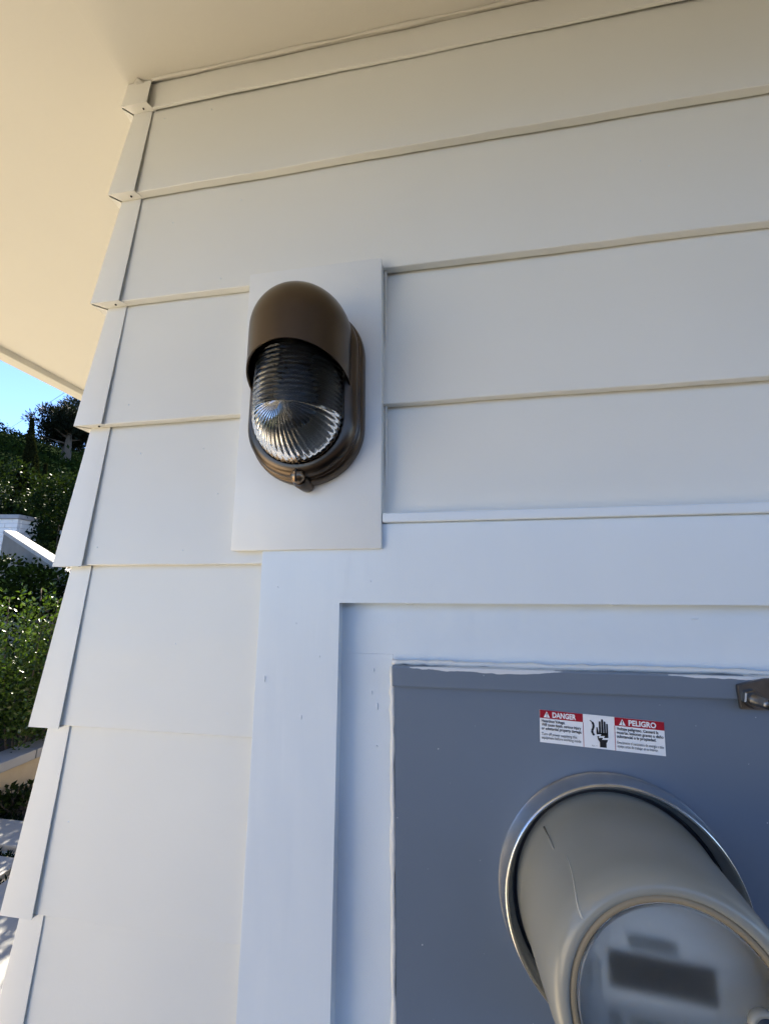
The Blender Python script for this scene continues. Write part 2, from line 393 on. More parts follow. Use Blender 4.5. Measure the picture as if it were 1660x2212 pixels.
# soffit, fascia, roof; unseen front overhang and ridge sized for their shade
EAVE = 0.85
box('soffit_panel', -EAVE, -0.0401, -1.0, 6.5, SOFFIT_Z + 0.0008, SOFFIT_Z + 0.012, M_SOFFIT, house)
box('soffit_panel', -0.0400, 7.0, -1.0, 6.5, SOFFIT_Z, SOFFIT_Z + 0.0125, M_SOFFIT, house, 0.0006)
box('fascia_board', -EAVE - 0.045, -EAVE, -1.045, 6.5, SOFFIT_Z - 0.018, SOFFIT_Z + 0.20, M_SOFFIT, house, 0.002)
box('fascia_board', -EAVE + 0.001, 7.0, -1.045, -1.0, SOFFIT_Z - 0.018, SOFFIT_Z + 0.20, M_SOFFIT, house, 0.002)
rz = SOFFIT_Z + 0.203
V = [(-.92, -1.10, rz), (7.05, -1.10, rz), (7.05, 6.6, rz), (-.92, 6.6, rz), (1.9, 2.6, rz + 3.1), (7.05, 2.6, rz + 3.1),
     (-.92, -1.10, rz + .03), (7.05, -1.10, rz + .03), (7.05, 6.6, rz + .03), (-.92, 6.6, rz + .03)]
add('roof', pyd('roof', V, [(3, 2, 1, 0), (0, 1, 7, 6), (1, 2, 8, 7), (2, 3, 9, 8), (3, 0, 6, 9), (6, 7, 5, 4), (8, 9, 4, 5), (9, 6, 4), (7, 8, 5)]), M_ROOF, house)
# wavy bead of caulk where boards meet soffit, and the blob at the corner
pts = []; rad = []
for i in range(90):
    x = 0.0 + i * 0.013
    pts.append((x, 0.0005, SOFFIT_Z - 0.0012 + 0.0005 * math.sin(i * .9))); rad.append(0.0017 + 0.0007 * math.sin(i * .55) + random.uniform(0, .0004))
add('caulk_bead', tube_mesh('caulk_bead', pts, rad), M_SOFFIT, house, True)
bm = bmesh.new(); bmesh.ops.create_icosphere(bm, subdivisions=3, radius=1)
for v in bm.verts:
    n = v.co.normalized(); s = 1 + .25 * math.sin(n.x * 5 + 1) * math.cos(n.z * 6)
    v.co = Vector((-0.019 + n.x * .009 * s, 0.004 + n.y * .0075 * s, SOFFIT_Z - .0015 + n.z * .0048 * s))
add('caulk_blob', bm_mesh('caulk_blob', bm), M_SOFFIT, house, True)

# mounting block for the lamp
BX0, BX1, BZ0, BZ1, BY = 0.1660, 0.3106, Z0 - 0.5962, Z0 - 0.2965, -0.0100
def blockface():
    bm = box_bm(BX0, BX1, BY, 0.020, BZ0, BZ1, 0.0013, 2); return bm
blk = add('mounting_block', bm_mesh('mounting_block', blockface()), M_BLOCK, house)
autosmooth(blk, 50)
# seam between the block top and the board above, only partly filled
box('seam_gap', 0.238, 0.262, 0.0001 - .0012, 0.004, BZ1 + 0.0001, BZ1 + 0.0011, M_DARK, house)

# trim frame round the meter recess
TY = -0.0050; RY = 0.0110
IX0, IX1 = 0.2705, 0.700; IZ1 = Z0 - 0.6425; IZ0 = Z0 - 1.585
zt_ = Z0 - 0.5728
prism('frame_trim', [(FX0, ZB_FRAME), (IX0, ZB_FRAME), (IX0, IZ1), (IX1, IZ1), (IX1, ZB_FRAME), (FX1, ZB_FRAME), (FX1, zt_), (FX0, zt_)], TY, 0.024, M_TRIM, house, 0.0012)
box('frame_rail', IX0 + .0005, IX1 - .0005, TY + .0002, 0.024, ZB_FRAME, IZ0, M_TRIM, house, 0.0014)
box('drip_cap', 0.3112, FX1 + 0.01, TY - 0.0045, 0.012, Z0 - 0.5726, Z0 - 0.5640, M_TRIM, house, 0.0014)
# inner boards of the recess
PX0, PX1, PZ1, PZ0 = 0.3180, 0.6550, Z0 - 0.6965, Z0 - 1.52
box('recess_board', IX0 - 0.01, IX1 + 0.01, RY, 0.03, Z0 - 0.6889, IZ1 + 0.01, M_INNER, house, 0.0002)
box('recess_filler', PX0 - 0.0004, PX1 + 0.0004, RY + 0.0002, 0.03, PZ1 - 0.003, Z0 - 0.6887, M_INNER, house, 0.0006)
box('recess_board', IX0 - 0.01, PX0 - 0.0005, RY + 0.0003, 0.03, IZ0 - 0.01, Z0 - 0.6890, M_INNER, house, 0.0002)
box('recess_board', PX1 + 0.0005, IX1 + 0.01, RY + 0.0003, 0.03, IZ0 - 0.01, Z0 - 0.6890, M_INNER, house, 0.0002)
box('recess_board', PX0 - 0.0002, PX1 + 0.0002, RY + 0.0005, 0.03, IZ0 - 0.01, PZ0 + 0.001, M_INNER, house, 0.0008)
# caulk runs: stile against siding, box against recess
def wavy_bead(a, b, r0, amp, n, m, y, name='caulk_bead', seed=0):
    rg = random.Random(seed); P = []; Rr = []
    for i in range(n + 1):
        f = i / n
        P.append((a[0] + (b[0] - a[0]) * f + rg.uniform(-1, 1) * amp, y + rg.uniform(-1, 1) * amp * .5, a[1] + (b[1] - a[1]) * f + rg.uniform(-1, 1) * amp))
        Rr.append(r0 * rg.uniform(.7, 1.3))
    add(name, tube_mesh(name, P, Rr, 8), m, house, True)
wavy_bead((FX0 - .0006, IZ1 + .04), (FX0 - .0006, Z0 - 1.2), 0.0020, 0.0004, 60, M_CAULK, 0.0022, seed=3)
wavy_bead((PX0 - .0006, PZ1 - .002), (PX0 - .0006, Z0 - 1.2), 0.0024, 0.0004, 70, M_CAULK, 0.0082, seed=4)
wavy_bead((PX0 - .001, PZ1 + .0016), (PX1, PZ1 + .0016), 0.0022, 0.0004, 60, M_CAULK, 0.0075, seed=5)
wavy_bead((0.3125, BZ0 + 0.03), (0.3125, BZ1 - .002), 0.0012, 0.0002, 40, M_CAULK, 0.0052, seed=6)
# drips and crumbs of old paint under the rail and on the boards
def crumbs(specs, name='paint_drip'):
    for (x, y, z, sx, sz) in specs:
        bm = bmesh.new(); bmesh.ops.create_icosphere(bm, subdivisions=2, radius=1)
        for v in bm.verts:
            n = v.co.normalized(); v.co = Vector((x + n.x * sx * (1 + .2 * math.sin(n.z * 4)), y + n.y * .0008, z + n.z * sz))
        add(name, bm_mesh(name, bm), M_TRIM, house, True)
crumbs([(0.3335, RY, IZ1 - .0022, .0042, .0013), (0.505, RY, IZ1 - .0022, .0030, .0011), (0.565, RY, IZ1 - .013, .003, .0006),
        (0.300, RY, Z0 - .703, .0005, .0018), (0.3035, RY, Z0 - .733, .0009, .0030), (0.2985, RY, Z0 - .722, .0005, .0022), (0.303, RY, Z0 - .765, .0010, .0010),
        (0.232, TY, Z0 - .662, .0006, .0006), (0.285, BY, Z0 - .330, .0006, .0006), (0.205, TY, Z0 - .71, .0005, .003), (0.24, TY, Z0 - .74, .0004, .002), (0.255, TY, Z0 - .69, .0005, .0012),
        (0.213, TY, Z0 - .63, .0008, .0008), (0.30, TY, Z0 - .625, .0008, .0006)])

rgs = random.Random(21)
for _ in range(22):
    k = rgs.choice((1, 2, 3, 4, 5, 6)); x = rgs.uniform(.01, .17) if k > 3 else rgs.uniform(.01, .62)
    if .155 < x < .32 and k in (3, 4): continue
    z = zb(k) + rgs.uniform(.01, .13); sx_ = rgs.uniform(.0004, .0009)
    crumbs([(x, 0.0112 / .174 * (z - zb(k)) + .0001, z, sx_, sx_ * rgs.uniform(.7, 1.6))], 'paint_speck')
# ------------------------------------------------------------------ wall lamp
LX, LZL, LZH = 0.240, Z0 - 0.482, Z0 - 0.412
lamp = thing('wall_lamp', (LX, BY, Z0 - 0.45), 'hooded bronze bulkhead lamp with ribbed glass on a white block', 'wall lamp')
base = stadium('base', [(.0535, BY + .0005), (.0550, BY - .001), (.0555, BY - .008), (.0545, BY - .0125), (.0530, BY - .0140), (.0515, BY - .0142)], LX, LZL, LZH, M_BRONZE, lamp, True, True)
autosmooth(base, 40)
rim = stadium('rim', [(.0525, BY - .0138), (.0530, BY - .0150), (.0530, BY - .0172), (.0512, BY - .0182), (.0512, BY - .0196), (.0520, BY - .0206), (.0512, BY - .0238),
                      (.0480, BY - .0268), (.0445, BY - .0282), (.0418, BY - .0282), (.0408, BY - .0270), (.0408, BY - .0180)], LX, LZL, LZH, M_BRONZE, lamp)
autosmooth(rim, 40)
# inside: dark back plate, lamp holder and bulb
stadium('back_plate', [(.0405, BY - .0150), (.0395, BY - .0155)], LX, LZL, LZH, mat('inner_reflector', (0.20, 0.20, 0.195), 0.5), lamp, False, True)
GY = BY - 0.026                               # plane where the glass leaves the rim
def glass_surface(r, ripple, ny):
    """half capsule: horizontal ribs on the straight part, ribs fanning from the pole on the round end"""
    rz = r * 1.10                              # depth of the dome
    zl = LZL - 0.001; zh = LZH + 0.004
    V = []; F = []
    rows = 260 if ripple else 40; cols = 44
    def pt(phi, z, zc_r, amp):                 # on the straight cylinder
        rr = 1 + amp / r
        return (LX - r * math.cos(phi) * rr, GY - rz * math.sin(phi) * rr, z)
    # straight part from zl up to zh
    for i in range(rows + 1):
        z = zl + (zh - zl) * i / rows
        a = 1.8 * ripple * abs(math.sin(math.pi * (z - zl) / 0.0044)) if ripple else 0
        for j in range(cols + 1):
            phi = math.pi * j / cols
            V.append(pt(phi, z, 0, a * min(1, 4 * math.sin(phi) + .2)))
    w = cols + 1
    for i in range(rows):
        for j in range(cols): F.append((i * w + j, i * w + j + 1, (i + 1) * w + j + 1, (i + 1) * w + j))
    # lower round end: quarter ball, meridians through the front pole
    b0 = len(V); na = 420 if ripple else 48; nr = 30
    for i in range(na + 1):
        th = math.pi * i / na
        for j in range(nr + 1):
            s = math.sin(math.pi / 2 * j / nr); c = math.cos(math.pi / 2 * j / nr)
            a = .9 * ripple * (0.5 + 0.5 * math.cos(46 * th)) * min(1, s * 1.6) if ripple else 0
            k = 1 + a / r
            V.append((LX - r * math.cos(th) * s * k, GY - rz * c * k, zl - r * math.sin(th) * s * k))
    w = nr + 1
    for i in range(na):
        for j in range(nr): F.append((b0 + i * w + j, b0 + (i + 1) * w + j, b0 + (i + 1) * w + j + 1, b0 + i * w + j + 1))
    # upper round end (under the hood)
    b0 = len(V); na = 48
    for i in range(na + 1):
        th = math.pi * i / na
        for j in range(nr + 1):
            s = math.sin(math.pi / 2 * j / nr); c = math.cos(math.pi / 2 * j / nr)
            V.append((LX - r * math.cos(th) * s, GY - rz * c, zh + r * math.sin(th) * s))
    for i in range(na):
        for j in range(nr): F.append((b0 + i * w + j, b0 + i * w + j + 1, b0 + (i + 1) * w + j + 1, b0 + (i + 1) * w + j))
    return V, F
Vo, Fo = glass_surface(0.0398, 0.00055, 0)
Vi, Fi = glass_surface(0.0372, 0.0, 0)
me = pyd('glass', Vo + Vi, Fo + [tuple(k + len(Vo) for k in f[::-1]) for f in Fi])
add('glass', me, M_GLASS, lamp, True)
# bulb on its holder
bz = LZL + 0.028
rings = []
for (r, z) in [(.0135, .050), (.0140, .030), (.0130, .028), (.0130, .020), (.0165, .010), (.0195, -.004), (.0195, -.014), (.0165, -.026), (.0095, -.0335), (.001, -.036)]:
    rings.append([(LX + r * math.cos(2 * math.pi * i / 24), BY - .036 + r * math.sin(2 * math.pi * i / 24), bz + z) for i in range(24)])
add('lamp_holder', ring_mesh('lamp_holder', rings[:4], True, True, True), M_BRONZE_IN, lamp, True)
add('bulb', ring_mesh('bulb', rings[3:], True, False, True), M_BULB, lamp, True)
# hood: half capsule shell, lower rim sloping back down towards the wall
def hood_surface(r, off):
    hy = BY - 0.029; zc = Z0 - 0.402; d = r * 1.02
    V = []; F = []; N = 48; K = 22; T = 20
    def cut(y): return Z0 - 0.4325 - 0.022 * max(0, (y - (hy - d))) / 0.056 - 0.0
    rows = []
    for j in range(T + 1):                     # dome from the top ridge down to the equator
        a = math.pi / 2 * (1 - j / T)
        row = []
        for i in range(N + 1):
            phi = math.pi * i / N
            row.append((LX - r * math.cos(phi) * math.cos(a), hy - d * math.sin(phi) * math.cos(a), zc + r * math.sin(a)))
        rows.append(row)
    for j in range(1, K + 1):                  # skirt from the equator down to the sloping rim
        f = j / K; row = []
        for i in range(N + 1):
            phi = math.pi * i / N
            x = LX - r * math.cos(phi); y = hy - d * math.sin(phi)
            row.append((x, y, zc + (cut(y) - zc) * f))
        rows.append(row)
    # straight return from the half circle back to the rim
    full = []
    for row in rows:
        a = row[0]; b = row[-1]; ey = BY - 0.019
        full.append([(a[0], ey, a[2] - (0.004 if row is rows[-1] else 0)), *row, (b[0], ey, b[2] - (0.004 if row is rows[-1] else 0))])
    n = len(full[0])
    for row in full: V += row
    for i in range(len(full) - 1):
        for j in range(n - 1): F.append((i * n + j, i * n + j + 1, (i + 1) * n + j + 1, (i + 1) * n + j))
    return V, F, n, len(full)
Vo, Fo, n, m_ = hood_surface(0.0468, 0); Vi, Fi, _, _ = hood_surface(0.0452, 0)
F = Fo + [tuple(k + len(Vo) for k in f[::-1]) for f in Fi]
b = (m_ - 1) * n
for j in range(n - 1): F.append((b + j, b + j + 1, len(Vo) + b + j + 1, len(Vo) + b + j))
me = pyd('hood', Vo + Vi, F); bm = bmesh.new(); bm.from_mesh(me); bmesh.ops.recalc_face_normals(bm, faces=bm.faces); bm.to_mesh(me); bm.free()
hood = autosmooth(add('hood', me, M_BRONZE, lamp, True), 60)
# clamp screw at the foot
sx, sz = LX + 0.0005, LZL - 0.0512
lug = lathe_y('screw_lug', [(.0066, BY - .001), (.0070, BY - .004), (.0070, BY - .020), (.0058, BY - .022)], sx, sz - .003, M_BRONZE, lamp, 32, True, True)
autosmooth(lug, 40)
scr = lathe_y('clamp_screw', [(.0050, BY - .0215), (.0060, BY - .0225), (.0066, BY - .0255), (.0058, BY - .0285), (.0035, BY - .0303), (.0004, BY - .0308)], sx - .0005, sz - .0005, M_BRASS, lamp, 32, False, True)
box('slot', sx - .0005 - .0006, sx - .0005 + .0006, BY - .0312, BY - .0275, sz - .0005 - .0058, sz - .0005 + .0058, M_DARK, scr)

# ------------------------------------------------------------------ meter box
PY = 0.0050
M_FLANGE = smear(mat('flange_enamel', (0.142, 0.180, 0.236), 0.34, bump=(200, 0.08, 0.0005), var=(30, 0.03)), PZ1 - 0.0005, 0.0055, 40, 0.735)
smear(M_PANEL, PZ1 + 0.02, 0.01, 60, 0.99)
mbox = thing('meter_box', (PX0 + .17, PY, PZ0), 'grey enamelled meter box set in a white trim frame', 'meter box')
MXC, MZC = 0.4840, Z0 - 0.8550
def panel_face():
    """front sheet with a round hole for the meter"""
    bm = bmesh.new(); n = 64; r = 0.0745
    hole = [bm.verts.new((MXC + r * math.cos(2 * math.pi * i / n), PY, MZC + r * math.sin(2 * math.pi * i / n))) for i in range(n)]
    zt, zbm = PZ1 - 0.0150, PZ0; x0, x1 = PX0 + .0016, PX1 - .0016
    outer = []
    for i in range(n):
        a = 2 * math.pi * i / n; c, s = math.cos(a), math.sin(a)
        k = min([((x1 - MXC) / c) if c > 1e-6 else ((x0 - MXC) / c) if c < -1e-6 else 1e9, ((zt - MZC) / s) if s > 1e-6 else ((zbm - MZC) / s) if s < -1e-6 else 1e9])
        outer.append(bm.verts.new((MXC + k * c, PY, MZC + k * s)))
    cs = [bm.verts.new((x, PY, z)) for x, z in ((x1, zt), (x0, zt), (x0, zbm), (x1, zbm))]
    for i in range(n):
        j = (i + 1) % n; a, b = outer[i].co, outer[j].co
        extra = None
        if abs(a.x - b.x) > 1e-6 and abs(a.z - b.z) > 1e-6:
            extra = min(cs, key=lambda v: (v.co - a).length + (v.co - b).length)
        bm.faces.new([hole[i], outer[i]] + ([extra] if extra else []) + [outer[j], hole[j]])
    ext = bmesh.ops.extrude_face_region(bm, geom=bm.faces[:])
    for e in ext['geom']:
        if isinstance(e, bmesh.types.BMVert): e.co.y += 0.0015
    bmesh.ops.delete(bm, geom=[v for v in bm.verts if not v.link_faces], context='VERTS')
    return bm_mesh('cover_plate', bm)
plate = add('cover_plate', panel_face(), M_PANEL, mbox)
box('back_box', PX0 + .003, PX1 - .003, PY + 0.004, 0.070, PZ0 + .002, PZ1 - .004, M_PANEL, mbox)
fl = box('top_flange', PX0, PX1, PY - 0.0068, PY + 0.007, PZ1 - 0.0165, PZ1, M_FLANGE, mbox, 0.0012)
# hasp at the right end of the flange
hasp = prism('hasp_plate', [(0.5790, Z0 - .7190), (0.5790, Z0 - .7020), (0.5980, Z0 - .6968), (0.640, Z0 - .6955), (0.640, Z0 - .7190)], PY - .0098, PY - .0072, M_STEEL, mbox, 0.0006)
nut_r = 0.0068; SX, SZ = 0.5870, Z0 - .7110
nut = add('nut', ring_mesh('nut', [[(SX + nut_r * k * math.cos(math.pi / 3 * i + .3), y, SZ + nut_r * k * math.sin(math.pi / 3 * i + .3)) for i in range(6)] for k, y in ((1, PY - .0080), (1, PY - .0122), (.88, PY - .0130))], True, True, True), M_STEEL, hasp)
st = lathe_y('stud', [(.0042, PY - .0128), (.0042, PY - .0150), (.0036, PY - .0152), (.0036, PY - .0255), (.0030, PY - .0268), (.0002, PY - .0270)], SX, SZ, M_STEEL, hasp, 24, False, True)
box('stud_slot', SX - .0004, SX + .0004, PY - .0274, PY - .0240, SZ - .0034, SZ + .0034, M_DARK, hasp)
lathe_y('hasp_hole', [(.0001, PY - .00845), (.0055, PY - .00845), (.0055, PY - .0080)], 0.6135, Z0 - .7060, M_DARK, hasp, 24)
lathe_y('seal_eye', [(.0024, PY - .015), (.0036, PY - .014), (.0036, PY - .0085)], 0.6080, Z0 - .7015, M_STEEL, hasp, 16, True, True)

# warning label
LA = -R(3.2); ex = Vector((math.cos(LA), 0, math.sin(LA))); ez = Vector((-math.sin(LA), 0, math.cos(LA)))
L0 = Vector((0.4384, 0, Z0 - 0.7277)); LW, LH = 0.0915, 0.0243
def lp(u, v, y): return tuple(L0 + ex * (u * LW) - ez * (v * LH) + Vector((0, y, 0)))
def flat(name, polys, y, m, parent):
    V = []; F = []
    for P in polys:
        b = len(V); V += [lp(u, v, y) for u, v in P]; F.append(tuple(range(b, b + len(P))))
    me = pyd(name, V, F)
    for p in me.polygons:
        pass
    o = add(name, me, m, parent)
    bm = bmesh.new(); bm.from_mesh(me)
    for f in bm.faces:
        if f.normal.y > 0: f.normal_flip()
    bm.to_mesh(me); bm.free(); return o
rect = lambda u0, v0, u1, v1: [(u0, v0), (u1, v0), (u1, v1), (u0, v1)]
# the sticker sheet itself has a thickness
V = [lp(u, v, y) for y in (PY - .00045, PY - .00002) for u, v in ((0, 0), (1, 0), (1, 1), (0, 1))]
lab = add('warning_label', pyd('warning_label', V, [(0, 1, 2, 3), (7, 6, 5, 4), (0, 4, 5, 1), (1, 5, 6, 2), (2, 6, 7, 3), (3, 7, 4, 0)]), M_WHITE, mbox)
lab['label'] = 'white and red bilingual danger label'
y1, y2, y3 = PY - .00060, PY - .00075, PY - .00090
flat('red_band', [rect(0.0, 0.0, .357, .255)], y1, M_RED, lab)
flat('red_band', [rect(.611, 0.0, 1.0, .255)], y1, M_RED, lab)
flat('divider_line', [rect(.356, .255, .3605, 1.0)], y1, M_RED, lab)
flat('divider_line', [rect(.609, .255, .6135, 1.0)], y1, M_RED, lab)
def tri(cx, parent):
    flat('warning_triangle', [[(cx, .035), (cx + .026, .225), (cx - .026, .225)]], y2, M_WHITE, lab)
    flat('exclamation_mark', [[(cx - .004, .085), (cx + .004, .085), (cx + .002, .17), (cx - .002, .17)], rect(cx - .003, .185, cx + .003, .21)], y3, M_BLACK, lab)
tri(.058, lab); tri(.672, lab)
def lettering(txt, u0, v_base, h, width, m, bold=0.0, y=None):
    cu = bpy.data.curves.new('lettering', 'FONT'); cu.body = txt; cu.size = 1.0; cu.offset = bold; cu.resolution_u = 3
    tmp = bpy.data.objects.new('tmp', cu); C.objects.link(tmp)
    dg = bpy.context.evaluated_depsgraph_get()
    me = bpy.data.meshes.new_from_object(tmp.evaluated_get(dg))
    bpy.data.objects.remove(tmp); bpy.data.curves.remove(cu)
    co = np.empty(len(me.vertices) * 3); me.vertices.foreach_get('co', co); co = co.reshape(-1, 3)
    xs = co[:, 0]; w = xs.max() - xs.min()
    out = np.empty_like(co)
    for i, (x, yy, z) in enumerate(co):
        out[i] = lp(u0 + (x - xs.min()) / w * width, v_base - yy * h, y if y is not None else y2)
    me.vertices.foreach_set('co', out.ravel()); me.update()
    return add('lettering', me, m, lab)
lettering('DANGER', .105, .205, .225, .195, M_WHITE, .035)
lettering('PELIGRO', .722, .205, .225, .215, M_WHITE, .035)
for t, v, w, bo in (('Hazardous Voltage.', .375, .195, .022), ('Will cause death, serious injury', .490, .325, .022), ('or substantial property damage.', .605, .330, .022),
                    ('Turn off power supplying this', .775, .290, .004), ('equipment before working inside', .885, .322, .004)):
    lettering(t, .014, v, .125, w, M_BLACK, bo)
for t, v, w, bo in (('Voltaje peligroso. Causará la', .375, .325, .022), ('muerte, lesiones graves o daño', .490, .362, .022), ('substancial a la propiedad.', .605, .305, .022),
                    ('Desconecte el suministro de energía a este', .785, .360, .002), ('equipo antes de trabajar en su interior.', .895, .318, .002)):
    lettering(t, .626, v, .125, w, M_BLACK, bo)
lettering('Rev. 7', .425, .945, .06, .04, M_BLACK)
# hand and bolt pictogram
def hand():
    P = []
    def finger(u0, u1, vt, vb):
        um = (u0 + u1) / 2; hw = (u1 - u0) / 2; k = LW / LH * hw
        P.append([(u0, vb), (u0, vt + k)] + [(um - hw * math.cos(math.pi * i / 6), vt + k - k * math.sin(math.pi * i / 6)) for i in range(1, 6)] + [(u1, vt + k), (u1, vb)])
    finger(.484, .4985, .17, .56); finger(.5035, .519, .10, .56); finger(.524, .538, .165, .56); finger(.543, .556, .225, .58)
    P.append([(.463, .36), (.472, .36), (.480, .52), (.556, .50), (.556, .68), (.546, .78), (.540, .80), (.540, .95), (.487, .95), (.487, .80), (.474, .73), (.463, .55)])
    return P
flat('hand_symbol', hand(), y2, M_BLACK, lab)
flat('bolt_symbol', [[(.462, .575), (.500, .555), (.492, .62), (.528, .60), (.520, .665), (.558, .645), (.558, .70), (.505, .72), (.514, .655), (.478, .675), (.486, .615), (.462, .63)]], y3, M_WHITE, lab)
wire = [(.412, .17), (.432, .22), (.443, .30), (.438, .40), (.428, .48), (.432, .56), (.445, .61)]
WP = []
for i in range(len(wire) - 1):
    (a, b), (c, d) = wire[i], wire[i + 1]; h = .0085 * (0.45 if i == 0 else 1)
    dx, dz = (c - a) * LW, (d - b) * LH; L = math.hypot(dx, dz); nx, nz = -dz / L, dx / L
    ou, ov = nx * h, nz * h * LW / LH
    WP.append([(a - ou, b - ov), (c - ou, d - ov), (c + ou, d + ov), (a + ou, b + ov)])
flat('wire_symbol', WP, y2, M_BLACK, lab)

# ------------------------------------------------------------------ electric meter
meter = thing('electric_meter', (MXC, PY, MZC), 'round electric meter with clouded cover and steel ring', 'electric meter')
ring = lathe_y('locking_ring', [(.0866, PY + .0006), (.0874, PY - .0018), (.0862, PY - .0035), (.0846, PY - .0115), (.0845, PY - .0140), (.0841, PY - .0151), (.0833, PY - .0156), (.0824, PY - .0153), (.0817, PY - .0144), (.0814, PY - .0130),
                                (.0800, PY - .0100), (.0778, PY - .0072), (.0770, PY - .0060), (.0768, PY + .002)], MXC, MZC, M_GALV, meter, 128)
autosmooth(ring, 50)
lathe_y('dark_ring_gap', [(.0760, PY - .003), (.0700, PY - .004)], MXC, MZC, M_DARK, meter, 64)  # near-black sheet painted as the dark gap between ring and cover
FY = -0.0800                                  # front of the meter
cover = lathe_y('cover', [(.0740, PY + .001), (.0740, PY - .0090), (.0732, PY - .0112), (.0724, PY - .020), (.0700, -0.050), (.0688, -0.066), (.0672, -0.0745), (.0645, -0.0790), (.0612, -0.0802), (.0592, -0.0800), (.0584, -0.0785), (.0584, -0.0765)],
                MXC, MZC, M_COVER, meter, 128)
lathe_y('gasket_band', [(.0586, -0.0776), (.0578, -0.0790), (.0562, -0.0793), (.0548, -0.0788), (.0540, -0.0770), (.0534, -0.056)], MXC, MZC, M_GASKET, meter, 96)
win = lathe_y('front_window', [(.0540, -0.0774), (.0540, -0.0790), (.0534, -0.0796), (.0300, -0.0796), (.0002, -0.0796), (.0002, -0.0778), (.0300, -0.0778), (.0534, -0.0778)], MXC, MZC, M_FRONT, meter, 96, False, False)
autosmooth(win, 20)
dial = lathe_y('dial_plate', [(.0536, -0.0575), (.0530, -0.0600), (.0002, -0.0600)], MXC, MZC, M_DIAL, meter, 96)
DY = -0.0604
# prints on the dial, laid out round its centre (metres right of / above the centre), tilted slightly like the meter
da = -R(3.0)
def dp(a, b): return (MXC + a * math.cos(da) - b * math.sin(da), MZC + a * math.sin(da) + b * math.cos(da))
def dialbox(name, a0, a1, b0, b1, m, t=.0006):
    return prism(name, [dp(a0, b0), dp(a1, b0), dp(a1, b1), dp(a0, b1)], DY - t, DY + .0003, m, dial)
dialbox('display', -.0300, .0265, -.0045, .0135, M_LCD, .0010)
dialbox('name_strip', -.0185, .0075, .0165, .0230, M_DIALGREY)
dialbox('side_mark', -.0415, -.0395, -.007, .007, M_DIALGREY); dialbox('side_mark', -.0365, -.0350, -.007, .007, M_DIALGREY)
dialbox('info_panel', -.0440, .0430, -.0420, -.0115, mat('dial_panel', (0.47, 0.51, 0.54), 0.5))
for (a0, a1, b0, b1) in ((-.031, -.024, -.025, -.016), (-.020, .004, -.026, -.017), (.008, .018, -.023, -.017)):
    prism('info_block', [dp(a0, b0), dp(a1, b0), dp(a1, b1), dp(a0, b1)], DY - .0013, DY - .0007, M_DIALGREY, dial)
for i in range(16):
    a = -.03 + i * .0036 + random.uniform(0, .001)
    prism('barcode_line', [dp(a, -.038), dp(a + .0012, -.038), dp(a + .0012, -.029), dp(a, -.029)], DY - .0013, DY - .0007, M_DIALGREY, dial)
# reset button in the cover front
bxc, bzc = MXC + .0372, MZC + .0040
bz_ = lathe_y('button_bezel', [(.0075, -0.0795), (.0085, -0.0815), (.0080, -0.0835), (.0062, -0.0840), (.0058, -0.0825)], bxc, bzc, M_COVER, meter, 40)
lathe_y('button', [(.0060, -0.0822), (.0058, -0.0832), (.0002, -0.0834)], bxc, bzc, M_BLACK, meter, 40)
# moulded rib and a pale scratch on the cover
def on_cover(ang, y, r): return (MXC + .968 * r * math.cos(ang), y, MZC + .968 * r * math.sin(ang))
add('moulded_rib', tube_mesh('moulded_rib', [on_cover(R(136), PY - .0135, .0729), on_cover(R(136), PY - .0230, .0725), on_cover(R(136), PY - .0360, .0714)], .0008, 6), M_COVER, meter, True)
SP = []
for i in range(13):
    f = i / 12; y_ = -0.044 - .0352 * f
    r_ = np.interp(-y_, [.020, .050, .066, .0745, .0790, .0802], [.0719, .0700, .0688, .0672, .0645, .0612])
    SP.append(on_cover(R(131 + 8 * f * f), y_, float(r_) + .0001))
add('pale_scratch', tube_mesh('pale_scratch', SP, [.0001 + .0005 * (i / 12) for i in range(13)], 6), mat('scuff', (0.52, 0.50, 0.43), 0.5), meter, True)

# ------------------------------------------------------------------ vegetation helpers
def leaves(name, P, D, L, W, m, parent, fold=0.25):
    """P points, D leaf directions (n,3), L and W lengths and widths: folded pointed leaves, 4 triangles each"""
    n = len(P); P = np.asarray(P); D = np.asarray(D) / (np.linalg.norm(D, axis=1, keepdims=True) + 1e-9)
    ref = RG.normal(size=(n, 3)); S = np.cross(D, ref); S /= np.linalg.norm(S, axis=1, keepdims=True) + 1e-9
    Nn = np.cross(S, D)
    L = np.broadcast_to(L, (n,))[:, None]; W = np.broadcast_to(W, (n,))[:, None]
    a = P; b = P + D * L * .45 - Nn * L * .0; t = P + D * L - Nn * L * .12
    l = P + D * L * .45 + S * W + Nn * W * fold; r = P + D * L * .45 - S * W + Nn * W * fold
    V = np.stack([a, l, t, r, b], 1).reshape(-1, 3)
    i = np.arange(n) * 5
    F = np.stack([np.stack([i, i + 1, i + 4], 1), np.stack([i + 1, i + 2, i + 4], 1), np.stack([i + 4, i + 2, i + 3], 1), np.stack([i, i + 4, i + 3], 1)], 1).reshape(-1, 3)
    me = bpy.data.meshes.new(name)
    me.vertices.add(len(V)); me.vertices.foreach_set('co', V.ravel())
    me.loops.add(F.size); me.loops.foreach_set('vertex_index', F.ravel().astype(np.int32))
    me.polygons.add(len(F)); me.polygons.foreach_set('loop_start', np.arange(0, F.size, 3, dtype=np.int32)); me.polygons.foreach_set('loop_total', np.full(len(F), 3, dtype=np.int32))
    me.update(calc_edges=True); me.validate()
    return add(name, me, m, parent)
